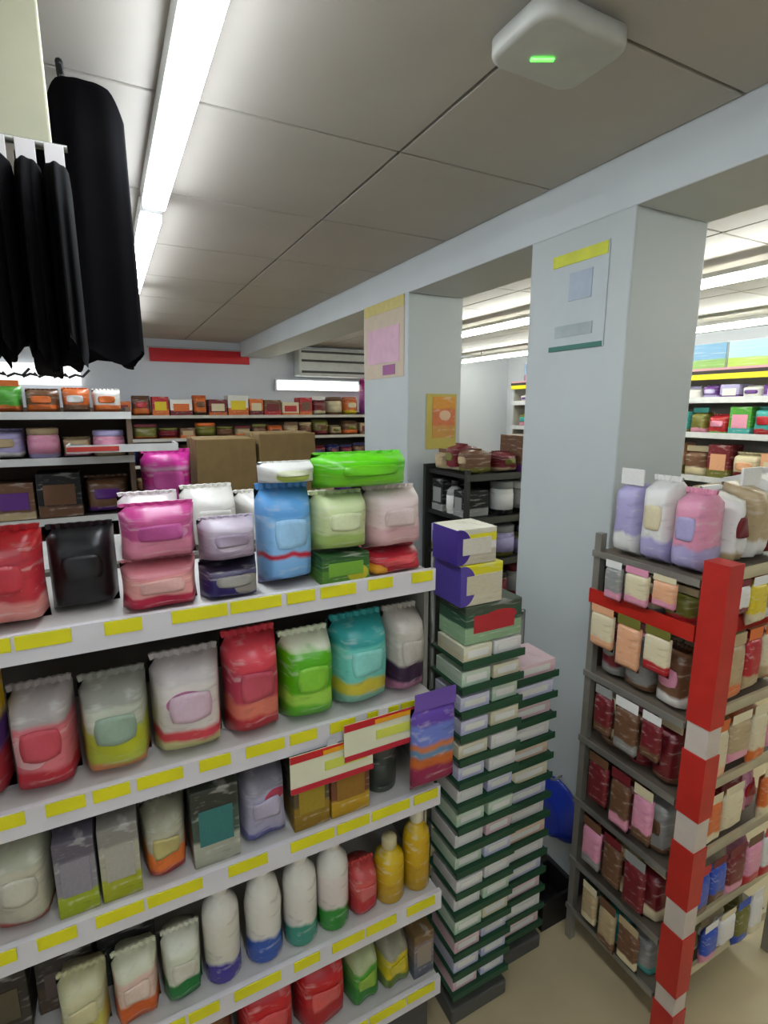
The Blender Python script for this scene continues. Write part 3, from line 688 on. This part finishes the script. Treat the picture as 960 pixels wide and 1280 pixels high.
# dark gondola between the columns, right hall
DY = 1.93
shelf_unit('black shelf unit of grey containers between the two columns', 1.42, 2.75, DY, DY + .38, [.25, .55, .83, 1.04, 1.25, 1.455], 1.48, mat('1c1c1a', .5), mat('24241f', .6), mat('3a3c34', .5), open_ends=True)
rg = random.Random(12)
for z, h0, h1, p, k, nm in ((1.455, .10, .18, ['brown', 'olive', 'purple', 'beige', 'dark red', 'cream'], ['pouch', 'carton', 'pack'], 'top'), (1.25, .12, .165, ['grey', 'white', 'grey', 'black'], ['jar', 'bottle', 'carton'], 'second'),
                           (1.04, .12, .165, ['grey', 'black', 'olive', 'lilac'], ['jar', 'bottle', 'carton'], 'third'), (.83, .12, .17, ['black', 'grey', 'dark red'], ['carton', 'jar'], 'fourth')):
    row(rg, 'x', 1.63, 2.72, DY + .03, z, h0, h1, .09, .14, .16, p, k, f'black unit\'s {nm} shelf', 'goods on the black unit')
    row(rg, 'y', DY + .345, DY + .03, 1.45, z, h0, h1, .08, .12, .15, p, k, f'black unit\'s {nm} shelf end', 'goods on the black unit end', -math.pi / 2, 'left')

# right wall shelving
WX = 4.62
shelf_unit('white wall shelving along the right hall wall', WX, XR - .003, .6, 5.4, [.35, .75, 1.15, 1.53, 1.83], 2.06, whitem, mat('a8a49a', .6), mat('d2d4d4', .4), 'y', liph=.05)
t = thing('shelf_valance', 'yellow and black valance strip over the right wall shelving', 'valance', (WX - .002, 3.0, 2.0))
box('yellow_strip', -.02, -.001, -2.4, 2.4, 0, .045, mat('d8c818', .45), t); box('black_strip', -.02, -.001, -2.4, 2.4, .0455, .075, mat('1c0c10', .5), t); box('pink_strip', -.02, -.001, -2.4, 2.4, .0755, .095, mat('b88890', .5), t)
for k, (y0, y1, c1, c2) in enumerate(((1.2, 2.0, '6c9cac', '8cac60'), (2.02, 2.75, '8cb0bc', '98b048'), (2.77, 3.4, '5c88a8', '74984c'), (3.42, 4.3, '84a4b8', 'a08cb0'), (4.32, 5.2, '6c84a4', '805870'))):
    t = thing('picture_board', 'blue and green picture board above the valance, ' + ORD[k] + ' from the camera', 'poster', (WX + .02, (y0 + y1) / 2, 2.06), 'picture boards above the right shelving')
    L = (y1 - y0) / 2
    box('print', -.01, 0, -L, L, 0, .24, printed([(0, c2), (.45, c1)], None, .5), t); box('frame', .0005, .02, -L - .004, L + .004, -.0, .244, whitem, t)
rg = random.Random(31)
for z, h0, h1, p, nm in ((1.83, .10, .14, ['lilac', 'white', 'purple', 'lilac'], 'top'), (1.53, .18, .25, ['red', 'olive', 'green', 'teal', 'pink'], 'second'), (1.15, .2, .32, ['dark red', 'cream', 'brown', 'olive', 'peach'], 'third'), (.75, .2, .32, ['brown', 'dark red', 'black', 'cream'], 'fourth')):
    row(rg, 'y', 3.7, 1.7, WX + .028, z, h0, h1, .15, .24, .2, p, ['pack', 'carton', 'pouch'], f'right wall\'s {nm} shelf', 'goods on the right wall shelving', -math.pi / 2, 'left')
    row(rg, 'y', 5.3, 4.0, WX + .028, z, h0, h1, .15, .24, .2, p, ['pack', 'carton', 'pouch'], f'right wall\'s {nm} shelf, far section', 'goods on the right wall shelving', -math.pi / 2, 'left')

# ------------------------------------------------------------------ notices on the columns
def notice(name, label, axis, fixed, p00, p11, parts):
    """flat paper on a column face; p00 top far corner, p11 bottom near corner, in photo pixels"""
    f = on_x if axis == 'x' else on_y
    A = f(*p00, fixed); B = f(*p11, fixed)
    t = thing(name, label, 'poster', ((A.x + B.x) / 2, (A.y + B.y) / 2, B.z))
    H_ = A.z - B.z; L = abs((A.y - B.y) if axis == 'x' else (A.x - B.x)) / 2
    for nm, u0, u1, v0, v1, off, m in parts:
        a0, a1 = -L + 2 * L * u0, -L + 2 * L * u1
        if axis == 'x': box(nm, -off - .002, -off, -a1, -a0, H_ * v0, H_ * v1, m, t)
        else: box(nm, a0, a1, -off - .002, -off, H_ * v0, H_ * v1, m, t)
    return t
notice('paper_notice', 'pale paper notice with yellow heading and green foot on nearer column', 'x', BX0 - .001, (692, 322), (754, 432), [
    ('paper', 0, 1, 0, 1, 0, mat('b8c0c0', .55, noise=.03)), ('yellow_heading', .02, .98, .87, .99, .0022, mat('c8cc30', .5, noise=.1)), ('blue_print', .35, .75, .5, .78, .0022, mat('a6b1bd', .6, noise=.1)),
    ('grey_print', .12, .8, .14, .26, .0022, mat('a2acac', .6, noise=.1)), ('green_foot', .02, .98, 0, .05, .0022, mat('2c6c5c', .5))])
t = notice('paper_poster', 'cream and pink poster on the side of the farther column', 'x', BX0 - .001, (456, 386), (505, 470), [
    ('paper', 0, 1, 0, 1, 0, mat('c4b49c', .6, noise=.05)), ('yellow_edge', 0, 1, .86, 1, .0022, mat('c4b468', .5, noise=.1)), ('pink_print', .1, .9, .2, .66, .0022, mat('d0a8b8', .6, noise=.08)), ('purple_print', .5, .8, .04, .17, .0022, mat('985888', .6))])
notice('paper_poster', 'orange and yellow poster on the front of the farther column', 'y', C2[0] - .001, (533, 492), (569, 560), [
    ('paper', 0, 1, 0, 1, 0, mat('b8a850', .6, noise=.05)), ('orange_print', .2, .95, .2, .95, .0022, printed([(0, 'c08c40'), (.3, 'c86c3c'), (.7, 'd08c20')], (.55, .55, .25, .12, 'd8b494'), .5))])

# ------------------------------------------------------------------ ceiling access point
A = on_z(605, 84, CEIL - .05); B = on_z(690, 15, CEIL - .05); C = on_z(790, 62, CEIL - .05)
ax0, ax1 = (A.x + B.x) / 2, C.x; ay0, ay1 = (B.y + C.y) / 2, A.y
t = thing('ceiling_access_point', 'white rounded ceiling device with a glowing green light', 'access point', ((ax0 + ax1) / 2, (ay0 + ay1) / 2, CEIL))
W, D = (ax1 - ax0) / 2, (ay1 - ay0) / 2
bm = bmesh.new(); bx(bm, -W - .008, W + .008, -D, D, -.048, -.016, 0)
ve = [e for e in bm.edges if abs(e.verts[0].co.z - e.verts[1].co.z) > .01]
bmesh.ops.bevel(bm, geom=ve, offset=.04, segments=6, profile=.5, affect='EDGES')
be = [e for e in bm.edges if abs(e.verts[0].co.z + .048) < 1e-4 and abs(e.verts[1].co.z + .048) < 1e-4]
bmesh.ops.bevel(bm, geom=be, offset=.012, segments=3, profile=.5, affect='EDGES')
link('shell', mesh(bm, 'shell', True), mat('b8b8b0', .4), t)
bm = bmesh.new(); bx(bm, -W * .7, W * .7, -D * .7, D * .7, -.0118, -.0005); link('mount_plate', mesh(bm, 'mount'), mat('5c5850', .6), t)
Lp = on_z(678, 75, CEIL - .05)
bm = bmesh.new(); bx(bm, -.022, .022, -.004, .004, -.0515, -.0482, .0015); led = link('status_light', mesh(bm, 'led'), emit('30ff20', 3.0), t, (Lp.x - t.location.x, Lp.y - t.location.y, 0), None, (0, 0, -YAW))
tag(led, 'glowing green status light')

# ------------------------------------------------------------------ black goods hanging at the left
def garment_mesh(w, d, h, seed, taper=.75, sh=.55):
    bm = bmesh.new(); rings = []; n = 44; m = 26
    for j in range(m + 1):
        v = (j / m) ** 1.5
        ww = w * (taper + (1 - taper) * min(1, v * 1.6)) * (sh + (1 - sh) * math.sqrt(min(1, v * 9))); dd = d * (.3 + .7 * math.sqrt(min(1, v * 4)))
        rg_ = []
        for k in range(n):
            a = 2 * math.pi * k / n
            fold = 1 + (.08 + .14 * v) * math.sin(7 * a + seed) + .07 * v * math.sin(11 * a + 2 * seed)
            zz_ = -h * v + (.018 * math.sin(3 * a + seed) if j == m else 0)
            rg_.append(bm.verts.new((ww / 2 * math.cos(a) * (1 + .05 * v * math.sin(9 * a)), dd / 2 * math.sin(a) * fold, zz_)))
        rings.append(rg_)
    for a, b in zip(rings, rings[1:]):
        for k in range(n): bm.faces.new((a[k], a[(k + 1) % n], b[(k + 1) % n], b[k]))
    bm.faces.new(rings[0]); bm.faces.new(rings[-1][::-1])
    return mesh(bm, 'garment', True)
blk = mat('040304', .95, noise=.2); blk2 = mat('060507', .95, noise=.2)
for m_ in (blk, blk2): m_.node_tree.nodes['Principled BSDF'].inputs['Specular IOR Level'].default_value = .08
# cream header board with hooks, hung from the ceiling
HY = 1.02
t = thing('hanging_board', 'cream board hung from the ceiling above the black garments', 'board', (-.30, HY, HC + .385))
box('panel', -.26, .265, -.012, .012, 0, .27, mat('b6b498', .6, noise=.04), t, .003)
for k in range(3): link('hanger_rod', tube_mesh([(-.2 + .2 * k, 0, .27), (-.2 + .2 * k, 0, CEIL - HC - .386)], .004, 6), mat('808078', .4, .5), t)
link('hook_rail', tube_mesh([(-.26, -.02, -.004), (.285, -.02, -.004)], .005), mat('6c6c64', .4, .5), t)
for i in range(9):
    x = -.032 - .036 * i
    o = thing('hanging_garment', 'thin black garment with white hang tab, ' + ORD[i] + ' from the right under cream board', 'garment', (x, HY - .02, HC + .378), 'black garments under the cream board')
    link('cloth', garment_mesh(.0355, .20, .268 + .012 * math.sin(i * 2.1), i * 1.3, .98, .88), blk, o, (0, 0, -.03))
    bm = bmesh.new(); bx(bm, -.0125, .0125, -.014, -.011, -.036, .002, .0008); link('hang_tab', mesh(bm, 'hang_tab'), mat('e0dad8', .4), o)
    link('hook', tube_mesh([(0, 0, -.034), (0, 0, -.004), (0, .004, .0)], .003, 6), mat('808080', .3, .7), o)
# rail under the ceiling with long dark garments
t = thing('garment_rail', 'dark rail under the ceiling carrying long black garments', 'rail', (-.02, 1.52, CEIL))
link('rail', tube_mesh([(0, -.15, -.02), (0, .25, -.02)], .007), mat('2c2c2c', .4, .5), t)
for s_ in (-.06, .22): link('bracket', tube_mesh([(0, s_, -.02), (0, s_, -.0)], .006), mat('2c2c2c', .4, .5), t)
for i, (x, y, w, h, m, ds) in enumerate(((.018, 1.40, .15, .55, blk2, 'nearest on the ceiling rail'), (.0, 1.53, .19, .53, blk, 'middle of the ceiling rail'), (-.03, 1.66, .22, .54, blk2, 'last on the ceiling rail'))):
    o = thing('hanging_garment', 'long black garment, ' + ds, 'garment', (x, y, CEIL - .028), 'long black garments on the ceiling rail')
    link('cloth', garment_mesh(w, .09, h, 2 + i, .98), m, o, (0, 0, -.006))
    link('hanger', tube_mesh([(-.02 - x, 0, .006), (-.02 - x, .005, -.0), (0, .0, -.012)], .003, 6), mat('505050', .3, .7), o)
